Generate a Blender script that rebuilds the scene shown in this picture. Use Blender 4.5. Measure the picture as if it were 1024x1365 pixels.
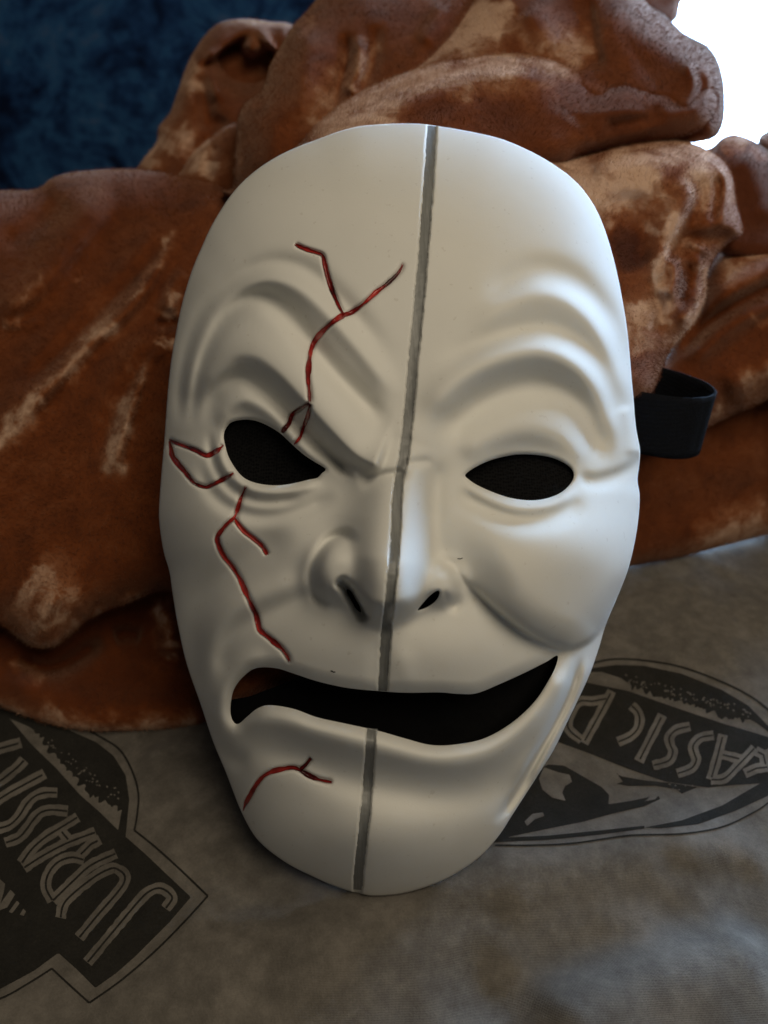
import bpy, math, random
import numpy as np
from mathutils import Vector, Matrix

random.seed(7); rng = np.random.default_rng(7)
scene = bpy.context.scene
for o in list(bpy.data.objects):
    bpy.data.objects.remove(o)

# ------------------------------------------------------------------ camera
PITCH = math.radians(38.0)
FOC = 1025.0                       # focal length in pixels of the 1024 x 1365 photograph
CX, CY = 512.0, 682.5
RIM = 0.300                        # distance of the mask's rim plane along the optical axis
PXM = 0.27 / FOC                   # metres per pixel of relief on the mask
sp, cp = math.sin(PITCH), math.cos(PITCH)
CAMH = RIM * (sp + cp * (1188 - CY) / FOC) + 0.001
cam_d = bpy.data.cameras.new('camera')
cam = bpy.data.objects.new('camera', cam_d)
scene.collection.objects.link(cam)
cam.location = (0, 0, CAMH)
cam.rotation_euler = (math.radians(90) - PITCH, 0, 0)
cam_d.sensor_fit = 'VERTICAL'
cam_d.sensor_height = 36.0
cam_d.lens = FOC / 1365.0 * 36.0
cam_d.clip_start = 0.01
cam_d.clip_end = 50
cam_d.dof.use_dof = True
cam_d.dof.focus_distance = 0.275
cam_d.dof.aperture_fstop = 9.0
scene.camera = cam

# ------------------------------------------------------------------ world, lamps, exposure
world = bpy.data.worlds.new('World')
scene.world = world
world.use_nodes = True
bg = world.node_tree.nodes['Background']
bg.inputs[0].default_value = (1.0, 0.96, 0.93, 1)
bg.inputs[1].default_value = 0.040


def area(name, loc, target, size, power, col):
    d = bpy.data.lights.new(name, 'AREA')
    d.shape = 'DISK'; d.size = size; d.energy = power; d.color = col
    o = bpy.data.objects.new(name, d)
    scene.collection.objects.link(o)
    o.location = loc
    o.rotation_euler = (Vector(target) - Vector(loc)).to_track_quat('-Z', 'Y').to_euler()
    return o


area('room_lamp', (0.33, -0.06, 0.95), (0.02, 0.22, 0.1), 0.66, 4.4, (1.0, 0.855, 0.64))
WINDOW_GLOW = 38.0

scene.view_settings.view_transform = 'Standard'
scene.view_settings.look = 'None'
scene.view_settings.exposure = 0.0
scene.view_settings.gamma = 1.0
scene.view_settings.use_curve_mapping = False


# ------------------------------------------------------------------ helpers
def trace(px, py, zc):
    """photograph position + distance along the optical axis -> world point(s)"""
    px = np.asarray(px, float); py = np.asarray(py, float); zc = np.asarray(zc, float)
    a = (px - CX) / FOC * zc
    b = -(py - CY) / FOC * zc
    return np.stack([a + 0 * zc, b * sp + zc * cp, CAMH + b * cp - zc * sp], -1)


def curve(pts, step=4.0, closed=False):
    """Catmull-Rom through the points, resampled about every step"""
    p = np.asarray(pts, float)
    n = len(p)
    out = []
    rngi = range(n) if closed else range(n - 1)
    for i in rngi:
        if closed:
            p0, p1, p2, p3 = p[i - 1], p[i], p[(i + 1) % n], p[(i + 2) % n]
        else:
            p0, p1, p2, p3 = p[max(i - 1, 0)], p[i], p[i + 1], p[min(i + 2, n - 1)]
        k = max(2, int(np.hypot(*(p2 - p1)) / step) + 1)
        t = np.linspace(0, 1, k, endpoint=False)[:, None]
        out.append(0.5 * (2 * p1 + (p2 - p0) * t + (2 * p0 - 5 * p1 + 4 * p2 - p3) * t ** 2
                          + (3 * p1 - p0 - 3 * p2 + p3) * t ** 3))
    out = np.concatenate(out)
    if not closed:
        out = np.vstack([out, p[-1]])
    return out


def pdist(X, Y, poly, closed=False):
    """distance, parameter 0..1 along, signed distance and nearest point for arrays of positions"""
    P = np.asarray(poly, float)
    Q = np.vstack([P, P[:1]]) if closed else P
    seg = Q[1:] - Q[:-1]
    L = np.hypot(seg[:, 0], seg[:, 1]); L[L == 0] = 1e-9
    acc = np.concatenate([[0], np.cumsum(L)]); tot = acc[-1]
    bd = np.full(X.shape, 1e18); bt = np.zeros(X.shape); bs = np.ones(X.shape)
    bx = np.zeros(X.shape); by = np.zeros(X.shape)
    for i in range(len(seg)):
        dx, dy = seg[i] / L[i]
        rx = X - Q[i, 0]; ry = Y - Q[i, 1]
        t = np.clip(rx * dx + ry * dy, 0, L[i])
        ex = rx - t * dx; ey = ry - t * dy
        d2 = ex * ex + ey * ey
        m = d2 < bd
        bd = np.where(m, d2, bd)
        bt = np.where(m, acc[i] + t, bt)
        bs = np.where(m, np.sign(dx * ry - dy * rx), bs)
        bx = np.where(m, Q[i, 0] + t * dx, bx); by = np.where(m, Q[i, 1] + t * dy, by)
    return np.sqrt(bd), bt / tot, bs, bx, by


def inside(X, Y, poly):
    P = np.asarray(poly, float)
    r = np.zeros(X.shape, bool)
    x0, y0 = P[-1]
    for x1, y1 in P:
        if y0 != y1:
            c = ((y1 > Y) != (y0 > Y)) & (X < (x0 - x1) * (Y - y1) / (y0 - y1) + x1)
            r ^= c
        x0, y0 = x1, y1
    return r


def vary(v, t):
    if np.isscalar(v):
        return v
    return np.interp(t, np.linspace(0, 1, len(v)), v)


def stroke(h, X, Y, pts, w, amp, wr=None, fade=(0.15, 0.15), power=2.0, step=6.0):
    """add a ridge (amp>0) or groove (amp<0) along a curve; w / wr = width left / right of travel"""
    c = curve(pts, step)
    mw = np.max(w) if wr is None else max(np.max(w), np.max(wr))
    r = 2.6 * mw
    m = (X > c[:, 0].min() - r) & (X < c[:, 0].max() + r) & (Y > c[:, 1].min() - r) & (Y < c[:, 1].max() + r)
    if not m.any():
        return
    d, t, s, _, _ = pdist(X[m], Y[m], c)
    ww = vary(w, t)
    if wr is not None:
        ww = np.where(s > 0, vary(wr, t), ww)
    e = np.ones_like(t)
    if fade[0] > 0: e = e * np.clip(t / fade[0], 0, 1)
    if fade[1] > 0: e = e * np.clip((1 - t) / fade[1], 0, 1)
    e = e * e * (3 - 2 * e)
    h[m] += vary(amp, t) * e * np.exp(-np.abs(d / ww) ** power)


def blob(h, X, Y, cx, cy, rx, ry, amp, ang=0.0, power=2.0):
    a = math.radians(ang)
    u = ((X - cx) * math.cos(a) + (Y - cy) * math.sin(a)) / rx
    v = (-(X - cx) * math.sin(a) + (Y - cy) * math.cos(a)) / ry
    h += amp * np.exp(-(u * u + v * v) ** (power / 2))


def vnoise(X, Y, scale, seed):
    """smooth value noise -1..1"""
    g = np.random.default_rng(seed).uniform(-1, 1, (128, 128))
    x = X / scale; y = Y / scale
    xi = np.floor(x).astype(int); yi = np.floor(y).astype(int)
    fx = x - xi; fy = y - yi
    fx = fx * fx * (3 - 2 * fx); fy = fy * fy * (3 - 2 * fy)
    a = g[xi % 128, yi % 128]; b = g[(xi + 1) % 128, yi % 128]
    c = g[xi % 128, (yi + 1) % 128]; d = g[(xi + 1) % 128, (yi + 1) % 128]
    return (a * (1 - fx) + b * fx) * (1 - fy) + (c * (1 - fx) + d * fx) * fy


def fill(outer, holes, s):
    """quad mesh of a plan outline with holes; rim vertices snapped onto the outlines.
    returns X, Y, faces (n,4), rim edges (m,2) oriented"""
    O = np.asarray(outer, float)
    x = np.arange(O[:, 0].min() - 2 * s, O[:, 0].max() + 2 * s, s)
    y = np.arange(O[:, 1].min() - 2 * s, O[:, 1].max() + 2 * s, s)
    X, Y = np.meshgrid(x, y)
    sh = X.shape
    X = X.ravel(); Y = Y.ravel()
    F = np.full(X.shape, 1e9); NX = X.copy(); NY = Y.copy()
    for k, poly in enumerate([O] + [np.asarray(q, float) for q in holes]):
        ins = inside(X, Y, poly)
        m = np.ones(X.shape, bool)
        if k:
            m = (X > poly[:, 0].min() - 9 * s) & (X < poly[:, 0].max() + 9 * s) & \
                (Y > poly[:, 1].min() - 9 * s) & (Y < poly[:, 1].max() + 9 * s)
        d, _, _, bx, by = pdist(X[m], Y[m], poly, True)
        f = np.where(ins[m] == (k == 0), d, -d)
        cur = F[m]
        rep = f < cur
        F[m] = np.where(rep, f, cur)
        NX[m] = np.where(rep, bx, NX[m]); NY[m] = np.where(rep, by, NY[m])
    snap = np.abs(F) < 0.72 * s
    X = np.where(snap, NX, X); Y = np.where(snap, NY, Y)
    ok = (F > 0) | snap
    idx = np.arange(len(X)).reshape(sh)
    q = np.stack([idx[:-1, :-1], idx[1:, :-1], idx[1:, 1:], idx[:-1, 1:]], -1).reshape(-1, 4)
    q = q[ok[q].all(1)]
    al = snap[q].all(1)
    cx = X[q].mean(1); cy = Y[q].mean(1)
    keep = np.ones(len(q), bool)
    if al.any():
        a = np.where(al)[0]
        inn = inside(cx[a], cy[a], O)
        for p in holes:
            inn &= ~inside(cx[a], cy[a], p)
        ar = 0.5 * np.abs((X[q[a, 2]] - X[q[a, 0]]) * (Y[q[a, 3]] - Y[q[a, 1]]) - (X[q[a, 3]] - X[q[a, 1]]) * (Y[q[a, 2]] - Y[q[a, 0]]))
        keep[a] = inn & (ar > 0.03 * s * s)
    q = q[keep]
    used = np.unique(q)
    re = np.full(len(X), -1); re[used] = np.arange(len(used))
    q = re[q]; X = X[used]; Y = Y[used]
    e = np.concatenate([q[:, [0, 1]], q[:, [1, 2]], q[:, [2, 3]], q[:, [3, 0]]])
    key = np.sort(e, 1)
    code = key[:, 0].astype(np.int64) * len(X) + key[:, 1]
    _, inv, cnt = np.unique(code, return_inverse=True, return_counts=True)
    rim = e[cnt[inv] == 1]
    return X, Y, q, rim


def mesh_obj(name, V, F, mat, parent=None, smooth=True, attr=None):
    me = bpy.data.meshes.new(name)
    V = np.asarray(V, np.float32); F = np.asarray(F, np.int32)
    k = F.shape[1]
    me.vertices.add(len(V)); me.vertices.foreach_set('co', V.ravel())
    me.loops.add(F.size); me.loops.foreach_set('vertex_index', F.ravel())
    me.polygons.add(len(F))
    me.polygons.foreach_set('loop_start', np.arange(0, F.size, k, dtype=np.int32))
    me.polygons.foreach_set('loop_total', np.full(len(F), k, np.int32))
    me.polygons.foreach_set('use_smooth', np.full(len(F), smooth, bool))
    me.update(calc_edges=True)
    me.validate()
    if attr:
        for an, av in attr.items():
            a = me.attributes.new(an, 'FLOAT', 'POINT')
            a.data.foreach_set('value', np.asarray(av, np.float32))
    me.materials.append(mat)
    o = bpy.data.objects.new(name, me)
    scene.collection.objects.link(o)
    if parent: o.parent = parent
    return o


def tag(o, label=None, cat=None, kind=None):
    if label: o['label'] = label
    if cat: o['category'] = cat
    if kind: o['kind'] = kind
    return o


def box(name, lo, hi, mat, parent=None):
    x0, y0, z0 = lo; x1, y1, z1 = hi
    V = [(x0, y0, z0), (x1, y0, z0), (x1, y1, z0), (x0, y1, z0), (x0, y0, z1), (x1, y0, z1), (x1, y1, z1), (x0, y1, z1)]
    F = [(0, 3, 2, 1), (4, 5, 6, 7), (0, 1, 5, 4), (1, 2, 6, 5), (2, 3, 7, 6), (3, 0, 4, 7)]
    return mesh_obj(name, V, F, mat, parent, smooth=False)


# ------------------------------------------------------------------ materials
class NT:
    def __init__(self, name):
        self.m = bpy.data.materials.new(name); self.m.use_nodes = True
        self.t = self.m.node_tree
        self.b = self.t.nodes['Principled BSDF']
        self.co = self.t.nodes.new('ShaderNodeTexCoord')

    def n(self, typ, **kw):
        nd = self.t.nodes.new(typ)
        for k, v in kw.items(): setattr(nd, k, v)
        return nd

    def link(self, a, b): self.t.links.new(a, b)

    def noise(self, scale, detail=4, rough=0.55, dist=0.0, vec=None):
        nd = self.n('ShaderNodeTexNoise')
        nd.inputs['Scale'].default_value = scale
        nd.inputs['Detail'].default_value = detail
        nd.inputs['Roughness'].default_value = rough
        nd.inputs['Distortion'].default_value = dist
        self.link(vec or self.co.outputs['Object'], nd.inputs['Vector'])
        return nd.outputs['Fac']

    def ramp(self, fac, stops):
        r = self.n('ShaderNodeValToRGB')
        el = r.color_ramp.elements
        while len(el) < len(stops): el.new(0.5)
        for e, (p, c) in zip(el, stops):
            e.position = p
            e.color = (c, c, c, 1) if np.isscalar(c) else (*c, 1)
        self.link(fac, r.inputs['Fac'])
        return r.outputs['Color']

    def math(self, op, a, b=None, clamp=False):
        nd = self.n('ShaderNodeMath', operation=op, use_clamp=clamp)
        for i, v in enumerate((a, b)):
            if v is None: continue
            if isinstance(v, (int, float)): nd.inputs[i].default_value = v
            else: self.link(v, nd.inputs[i])
        return nd.outputs[0]

    def mix(self, fac, a, b, mode='MIX'):
        nd = self.n('ShaderNodeMix', data_type='RGBA', blend_type=mode)
        for sock, v in ((nd.inputs[0], fac), (nd.inputs[6], a), (nd.inputs[7], b)):
            if isinstance(v, (int, float)): sock.default_value = v
            elif isinstance(v, tuple): sock.default_value = (*v, 1)
            else: self.link(v, sock)
        return nd.outputs[2]

    def attr(self, name):
        a = self.n('ShaderNodeAttribute', attribute_name=name)
        return a.outputs['Fac']

    def bump(self, h, strength, dist=0.001, normal=None):
        b = self.n('ShaderNodeBump')
        b.inputs['Strength'].default_value = strength
        b.inputs['Distance'].default_value = dist
        self.link(h, b.inputs['Height'])
        if normal: self.link(normal, b.inputs['Normal'])
        self.link(b.outputs[0], self.b.inputs['Normal'])
        return b.outputs[0]

    def set(self, **kw):
        for k, v in kw.items():
            s = self.b.inputs[k.replace('_', ' ')]
            if isinstance(v, tuple): s.default_value = (*v, 1)
            elif isinstance(v, (int, float)): s.default_value = v
            else: self.link(v, s)
        return self


def mat_resin():
    m = NT('matte white resin')
    blot = m.noise(18, 5, 0.6)
    fine = m.noise(260, 3, 0.6)
    col = m.ramp(blot, [(0.3, (0.71, 0.705, 0.665)), (0.7, (0.765, 0.76, 0.72))])
    spk = m.ramp(m.noise(420, 2, 0.5), [(0.69, 0.0), (0.74, 1.0)])
    col = m.mix(m.math('MULTIPLY', spk, 0.25), col, (0.45, 0.41, 0.35))
    m.set(Base_Color=col, Roughness=m.ramp(fine, [(0.3, 0.66), (0.7, 0.78)]), Specular_IOR_Level=0.12)
    m.bump(m.noise(1500, 3, 0.6), 0.10, 0.0004, None)
    return m.m


def mat_simple(name, col, rough=0.6, spec=0.3, bscale=None, bstr=0.2, bdist=0.0005, var=0.15):
    m = NT(name)
    n = m.noise(bscale or 60, 4, 0.6)
    a = tuple(c * (1 - var) for c in col); b = tuple(min(1, c * (1 + var)) for c in col)
    m.set(Base_Color=m.ramp(n, [(0.3, a), (0.7, b)]), Roughness=rough, Specular_IOR_Level=spec)
    if bscale: m.bump(n, bstr, bdist)
    return m.m


def mat_crack():
    m = NT('glossy dark red paint')
    n = m.noise(70, 4, 0.6, 0.3)
    m.set(Base_Color=m.ramp(n, [(0.35, (0.050, 0.004, 0.004)), (0.48, (0.22, 0.012, 0.010)), (0.66, (0.52, 0.040, 0.030))]),
          Roughness=0.22, Specular_IOR_Level=0.5)
    m.bump(m.noise(700, 3, 0.6), 0.2, 0.0003)
    return m.m


def mat_seam():
    m = NT('brushed grey paint')
    mp = m.n('ShaderNodeMapping')
    mp.inputs['Scale'].default_value = (900, 60, 60)
    m.link(m.co.outputs['Object'], mp.inputs['Vector'])
    n = m.noise(1.0, 4, 0.65, 0.4, mp.outputs[0])
    m.set(Base_Color=m.ramp(n, [(0.3, (0.14, 0.145, 0.14)), (0.55, (0.20, 0.205, 0.20)), (0.8, (0.29, 0.295, 0.29))]),
          Roughness=0.42, Specular_IOR_Level=0.4)
    m.bump(n, 0.3, 0.0005)
    return m.m


def mat_velvet():
    m = NT('crushed brown velvet')
    nap_sheen = m.attr('nap_sheen')  # sheen of the brushed pile, painted into the base colour
    big = m.noise(24, 6, 0.62, 0.8)
    mid = m.noise(95, 5, 0.65, 0.6)
    fine = m.noise(620, 3, 0.6)
    nz = m.math('ADD', m.math('MULTIPLY', m.math('SUBTRACT', big, 0.5), 1.1),
                m.math('ADD', m.math('MULTIPLY', m.math('SUBTRACT', mid, 0.5), 1.25), m.math('MULTIPLY', m.math('SUBTRACT', fine, 0.5), 0.3)))
    gain = m.math('ADD', 0.18, m.math('MULTIPLY', nap_sheen, 2.7))
    v = m.math('ADD', m.math('MULTIPLY', nap_sheen, 1.35), m.math('MULTIPLY', nz, gain))
    v = m.math('ADD', v, 0.12)
    col = m.ramp(v, [(0.0, (0.060, 0.015, 0.007)), (0.20, (0.160, 0.042, 0.012)), (0.42, (0.25, 0.095, 0.042)), (0.62, (0.38, 0.210, 0.130)), (1.0, (0.58, 0.38, 0.265))])
    m.set(Base_Color=col, Roughness=0.95, Specular_IOR_Level=0.04, Sheen_Weight=0.4, Sheen_Roughness=0.5)
    m.b.inputs['Sheen Tint'].default_value = (0.95, 0.66, 0.48, 1)
    hgt = m.math('ADD', m.math('MULTIPLY', mid, 0.6), m.math('MULTIPLY', m.noise(1400, 2, 0.5), 0.25))
    m.bump(hgt, 0.25, 0.002)
    return m.m


def sheet_colour(m):
    blot = m.noise(34, 6, 0.62, 0.4)
    mot = m.noise(150, 4, 0.6)
    th = m.noise(1100, 3, 0.7)
    v = m.math('ADD', m.math('MULTIPLY', blot, 0.50), m.math('ADD', m.math('MULTIPLY', mot, 0.38), m.math('MULTIPLY', th, 0.22)))
    return m.ramp(v, [(0.40, (0.098, 0.088, 0.076)), (0.545, (0.148, 0.134, 0.117)), (0.70, (0.215, 0.195, 0.170))]), th


def weave(m):
    w1 = m.n('ShaderNodeTexWave', wave_type='BANDS', bands_direction='X')
    w1.inputs['Scale'].default_value = 640; w1.inputs['Distortion'].default_value = 1.5
    w2 = m.n('ShaderNodeTexWave', wave_type='BANDS', bands_direction='Y')
    w2.inputs['Scale'].default_value = 640; w2.inputs['Distortion'].default_value = 1.5
    for w in (w1, w2): m.link(m.co.outputs['Object'], w.inputs['Vector'])
    return m.math('ADD', w1.outputs['Fac'], w2.outputs['Fac'])


def mat_sheet(name='heathered flannel sheet'):
    m = NT(name)
    col, th = sheet_colour(m)
    m.set(Base_Color=col, Roughness=0.9, Specular_IOR_Level=0.1, Sheen_Weight=0.08)
    m.bump(m.math('ADD', m.math('MULTIPLY', weave(m), 0.22), m.math('ADD', th, m.noise(45, 4, 0.6))), 0.35, 0.0010)
    return m.m


def mat_print():
    m = NT('faded charcoal print')
    th = m.noise(1000, 3, 0.7)
    wear = m.noise(90, 5, 0.65)
    v = m.math('ADD', m.math('MULTIPLY', th, 0.5), m.math('MULTIPLY', wear, 0.5))
    m.set(Base_Color=m.ramp(v, [(0.35, (0.022, 0.021, 0.019)), (0.6, (0.034, 0.032, 0.028)), (0.78, (0.066, 0.058, 0.049))]),
          Roughness=0.9, Specular_IOR_Level=0.1)
    m.bump(m.math('ADD', m.math('MULTIPLY', weave(m), 0.3), th), 0.5, 0.001)
    return m.m


def mat_wall():
    m = NT('mottled deep blue wall')
    n = m.noise(7.5, 6, 0.7, 1.2)
    f = m.noise(38, 4, 0.65)
    v = m.math('ADD', m.math('MULTIPLY', n, 0.72), m.math('MULTIPLY', f, 0.28))
    col = m.ramp(v, [(0.38, (0.008, 0.018, 0.055)), (0.47, (0.022, 0.070, 0.20)), (0.55, (0.045, 0.16, 0.36)), (0.64, (0.13, 0.17, 0.30))])
    m.set(Base_Color=col, Roughness=0.9, Specular_IOR_Level=0.1)
    m.bump(f, 0.4, 0.01)
    return m.m


def mat_glow(name, col, strength):
    m = NT(name)
    n = m.noise(1.2, 2)
    c = m.ramp(n, [(0.3, tuple(0.97 * x for x in col)), (0.7, col)])
    m.set(Base_Color=(0.8, 0.8, 0.8), Emission_Color=c, Emission_Strength=strength)
    return m.m


def mat_mesh():
    m = NT('black eye mesh')
    v = m.n('ShaderNodeTexVoronoi')
    v.inputs['Scale'].default_value = 1100
    v.inputs['Randomness'].default_value = 0.45
    m.link(m.co.outputs['Object'], v.inputs['Vector'])
    m.set(Base_Color=m.ramp(v.outputs['Distance'], [(0.25, (0.0012, 0.0012, 0.0014)), (0.6, (0.007, 0.007, 0.0075))]), Roughness=0.9, Specular_IOR_Level=0.08)
    m.bump(v.outputs['Distance'], 0.4, 0.0004)
    return m.m


def mat_elastic():
    m = NT('black ribbed elastic')
    w = m.n('ShaderNodeTexWave', wave_type='BANDS', bands_direction='Z')
    w.inputs['Scale'].default_value = 190; w.inputs['Distortion'].default_value = 0.8
    m.link(m.co.outputs['Object'], w.inputs['Vector'])
    f = m.noise(900, 3, 0.6)
    m.set(Base_Color=m.ramp(f, [(0.3, (0.0025, 0.003, 0.0045)), (0.7, (0.006, 0.007, 0.010))]), Roughness=0.9, Specular_IOR_Level=0.12)
    m.bump(m.math('ADD', m.math('MULTIPLY', w.outputs['Fac'], 0.35), f), 0.4, 0.0005)
    return m.m


M = dict(resin=mat_resin(), inner_black=mat_simple('black inner shade', (0.005, 0.005, 0.0055), 0.9, 0.1, 300, 0.3),  # black on the mask's inside stands in for shade
         crack=mat_crack(), seam=mat_seam(), velvet=mat_velvet(), sheet=mat_sheet(), print=mat_print(), wall=mat_wall(),
         mesh=mat_mesh(),
         elastic=mat_elastic(),
         frame=mat_simple('white window paint', (0.7, 0.7, 0.68), 0.5, 0.4, 30, 0.1),
         glow=mat_glow('daylight pane', (0.42, 0.66, 1.0), WINDOW_GLOW))

# ------------------------------------------------------------------ wall and window behind the bed
WY = 1.35
WX0, WX1, WZ0, WZ1 = 0.36, 1.90, -0.06, 0.86
wall = tag(bpy.data.objects.new('wall', None), kind='structure')
wall['label'] = 'mottled deep blue wall behind the blanket'
scene.collection.objects.link(wall)
box('wall_section', (-1.6, WY, -0.5), (WX0, WY + 0.1, 1.7), M['wall'], wall)
box('wall_section', (WX1, WY, -0.5), (2.6, WY + 0.1, 1.7), M['wall'], wall)
box('wall_section', (WX0, WY, -0.5), (WX1, WY + 0.1, WZ0), M['wall'], wall)
box('wall_section', (WX0, WY, WZ1), (WX1, WY + 0.1, 1.7), M['wall'], wall)
win = bpy.data.objects.new('window', None); scene.collection.objects.link(win)
win.location = ((WX0 + WX1) / 2, WY + 0.06, WZ0)
tag(win, 'bright daylit window behind the blanket at upper right', 'window')
hw = (WX1 - WX0) / 2; hz = WZ1 - WZ0
box('pane', (-hw + 0.02, 0.012, 0.02), (hw - 0.02, 0.02, hz - 0.02), M['glow'], win)
for lo, hi in (((-hw, -0.02, 0), (-hw + 0.022, 0.03, hz)), ((hw - 0.022, -0.02, 0), (hw, 0.03, hz)),
               ((-hw + 0.022, -0.02, 0), (hw - 0.022, 0.03, 0.022)), ((-hw + 0.022, -0.02, hz - 0.022), (hw - 0.022, 0.03, hz))):
    box('frame', lo, hi, M['frame'], win)


# ------------------------------------------------------------------ bed sheet
def plan(px, py):
    """where a sight line to a sheet position meets the mattress plane"""
    q = trace(px, py, 1.0)
    k = CAMH / (CAMH - q[..., 2])
    return q[..., 0] * k, q[..., 1] * k


def sheet_ridges():
    out = []
    for pts, w, amp in (
            ([(330, 1330), (450, 1250), (600, 1190), (780, 1160), (1030, 1120)], 0.020, 0.0095),
            ([(700, 1400), (850, 1310), (1040, 1250)], 0.018, 0.0085),
            ([(560, 1350), (760, 1270), (1040, 1190)], 0.016, -0.0075),
            ([(230, 1130), (300, 1150), (420, 1240)], 0.012, -0.0030),
            ([(180, 1010), (260, 1030), (320, 1100)], 0.012, 0.0025),
            ([(330, 1340), (270, 1250), (240, 1210)], 0.014, 0.0025),
            ([(880, 760), (940, 850), (1010, 870)], 0.014, 0.0030),
            ([(185, 1010), (230, 995), (280, 985)], 0.004, 0.0010), ([(190, 1050), (240, 1040), (300, 1060)], 0.004, 0.0009), ([(200, 1090), (260, 1075), (310, 1085)], 0.005, -0.0012),
            ([(240, 1150), (300, 1140), (345, 1150)], 0.005, 0.0012), ([(270, 1230), (330, 1200), (400, 1200)], 0.005, -0.0012), ([(290, 1290), (380, 1240), (470, 1225)], 0.006, 0.0014),
            ([(520, 1260), (600, 1225), (700, 1215)], 0.006, -0.0014), ([(640, 1300), (760, 1240), (900, 1215)], 0.007, 0.0016), ([(830, 790), (870, 800), (930, 790)], 0.006, 0.0012),
            ([(860, 1150), (930, 1170), (1020, 1160)], 0.006, -0.0013), ([(120, 1360), (200, 1310), (260, 1300)], 0.006, 0.0012)):
        p = np.array(pts, float)
        x, y = plan(p[:, 0], p[:, 1])
        out.append((np.stack([x, y], -1), w, amp))
    return out


SR = sheet_ridges()


def sheet_z(x, y):
    x = np.asarray(x, float); y = np.asarray(y, float)
    shp = x.shape
    x = x.ravel(); y = y.ravel()
    z = 0.0022 * vnoise(x + 5, y + 5, 0.075, 3) + 0.0009 * vnoise(x + 5, y + 5, 0.026, 4) + 0.00035 * vnoise(x + 5 + 0.3 * y, y + 5, 0.011, 5)
    for c, w, amp in SR:
        stroke(z, x, y, c, w, amp * (1.5 if w < 0.01 else 1), fade=(0.2, 0.2), step=0.01)
    # pressed down by the chin
    cx, cy = plan(490, 1180)
    g = np.exp(-(((x - cx) / 0.040) ** 2 + ((y - cy - 0.008) / 0.026) ** 2))
    z = z * (1 - 0.85 * g) - 0.0022 * g - 0.0012
    return z.reshape(shp)


gx = np.unique(np.concatenate([np.linspace(-1.2, -0.32, 30), np.linspace(-0.32, 0.36, 380), np.linspace(0.36, 1.3, 30)]))
gy = np.unique(np.concatenate([np.linspace(-0.25, 0.02, 20), np.linspace(0.02, 0.55, 300), np.linspace(0.55, 0.80, 12)]))
GX, GY = np.meshgrid(gx, gy)
GZ = sheet_z(GX, GY)
idx = np.arange(GX.size).reshape(GX.shape)
q = np.stack([idx[:-1, :-1], idx[:-1, 1:], idx[1:, 1:], idx[1:, :-1]], -1).reshape(-1, 4)
sheet = mesh_obj('bed_sheet', np.stack([GX, GY, GZ], -1).reshape(-1, 3), q, M['sheet'])
tag(sheet, 'heathered grey brown bed sheet printed with dark emblems', kind='structure')


def on_sheet(px, py, lift):
    px = np.asarray(px, float); py = np.asarray(py, float)
    q = trace(px, py, 1.0) - np.array([0, 0, CAMH])
    z = np.zeros(px.shape)
    for _ in range(6):
        k = (z - CAMH) / q[..., 2]
        z = sheet_z(q[..., 0] * k, q[..., 1] * k) + lift
    k = (z - CAMH) / q[..., 2]
    return np.stack([q[..., 0] * k, q[..., 1] * k, z], -1)


def print_area(name, pts, lift, mat, parent, closed_curve=False, s=3.0, rough=0.0):
    P = curve(pts, 3.0, True) if closed_curve else np.asarray(pts, float)
    if rough: P = P + rough * np.stack([vnoise(P[:, 0] * 7, P[:, 1] * 7, 20, 11), vnoise(P[:, 0] * 7, P[:, 1] * 7, 20, 12)], -1)
    X, Y, F, _ = fill(P, [], s)
    return mesh_obj(name, on_sheet(X, Y, lift), F[:, ::-1], mat, parent)


def print_line(name, pts, width, lift, mat, parent, smooth=False, parts=None):
    """ribbon along one or several polylines as one mesh"""
    VV, FF = [], []
    n0 = 0
    for pl in (parts or [pts]):
        c = curve(pl, 2.5) if smooth else np.concatenate([np.linspace(a, b, max(2, int(np.hypot(*(np.subtract(b, a))) / 2.5)), endpoint=False)
                                                          for a, b in zip(pl[:-1], pl[1:])] + [np.array([pl[-1]], float)])
        t = np.gradient(c, axis=0)
        t /= np.maximum(np.hypot(t[:, 0], t[:, 1]), 1e-9)[:, None]
        nrm = np.stack([-t[:, 1], t[:, 0]], -1)
        w = 0.5 * width * (1 + 0.10 * vnoise(c[:, 0], c[:, 1], 6, 21))
        for k in (-1, -0.33, 0.33, 1):
            p = c + nrm * (w * k)[:, None]
            VV.append(p)
        m = len(c)
        for k in range(3):
            a = n0 + k * m + np.arange(m - 1)
            FF.append(np.stack([a, a + 1, a + m + 1, a + m], -1))
        n0 += 4 * m
    p = np.concatenate(VV); F = np.concatenate(FF)
    V = on_sheet(p[:, 0], p[:, 1], lift)
    # face up
    nz = np.cross(V[F[:, 1]] - V[F[:, 0]], V[F[:, 2]] - V[F[:, 0]])[:, 2]
    F = np.where((nz < 0)[:, None], F[:, ::-1], F)
    return mesh_obj(name, V, F, mat, parent)


def zz(pts, ox, oy, k):
    return [(ox + x / k, oy + y / k) for x, y in pts]


L1, L2, L3 = 0.0002, 0.00035, 0.0005


def trim(pl, cut):
    """shorten both ends of a polyline"""
    p = [np.array(q, float) for q in pl]
    for a, b in ((0, 1), (-1, -2)):
        d = p[b] - p[a]; L = np.hypot(*d)
        p[a] = p[a] + d * min(0.6, cut / L)
    return [tuple(q) for q in p]


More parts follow.
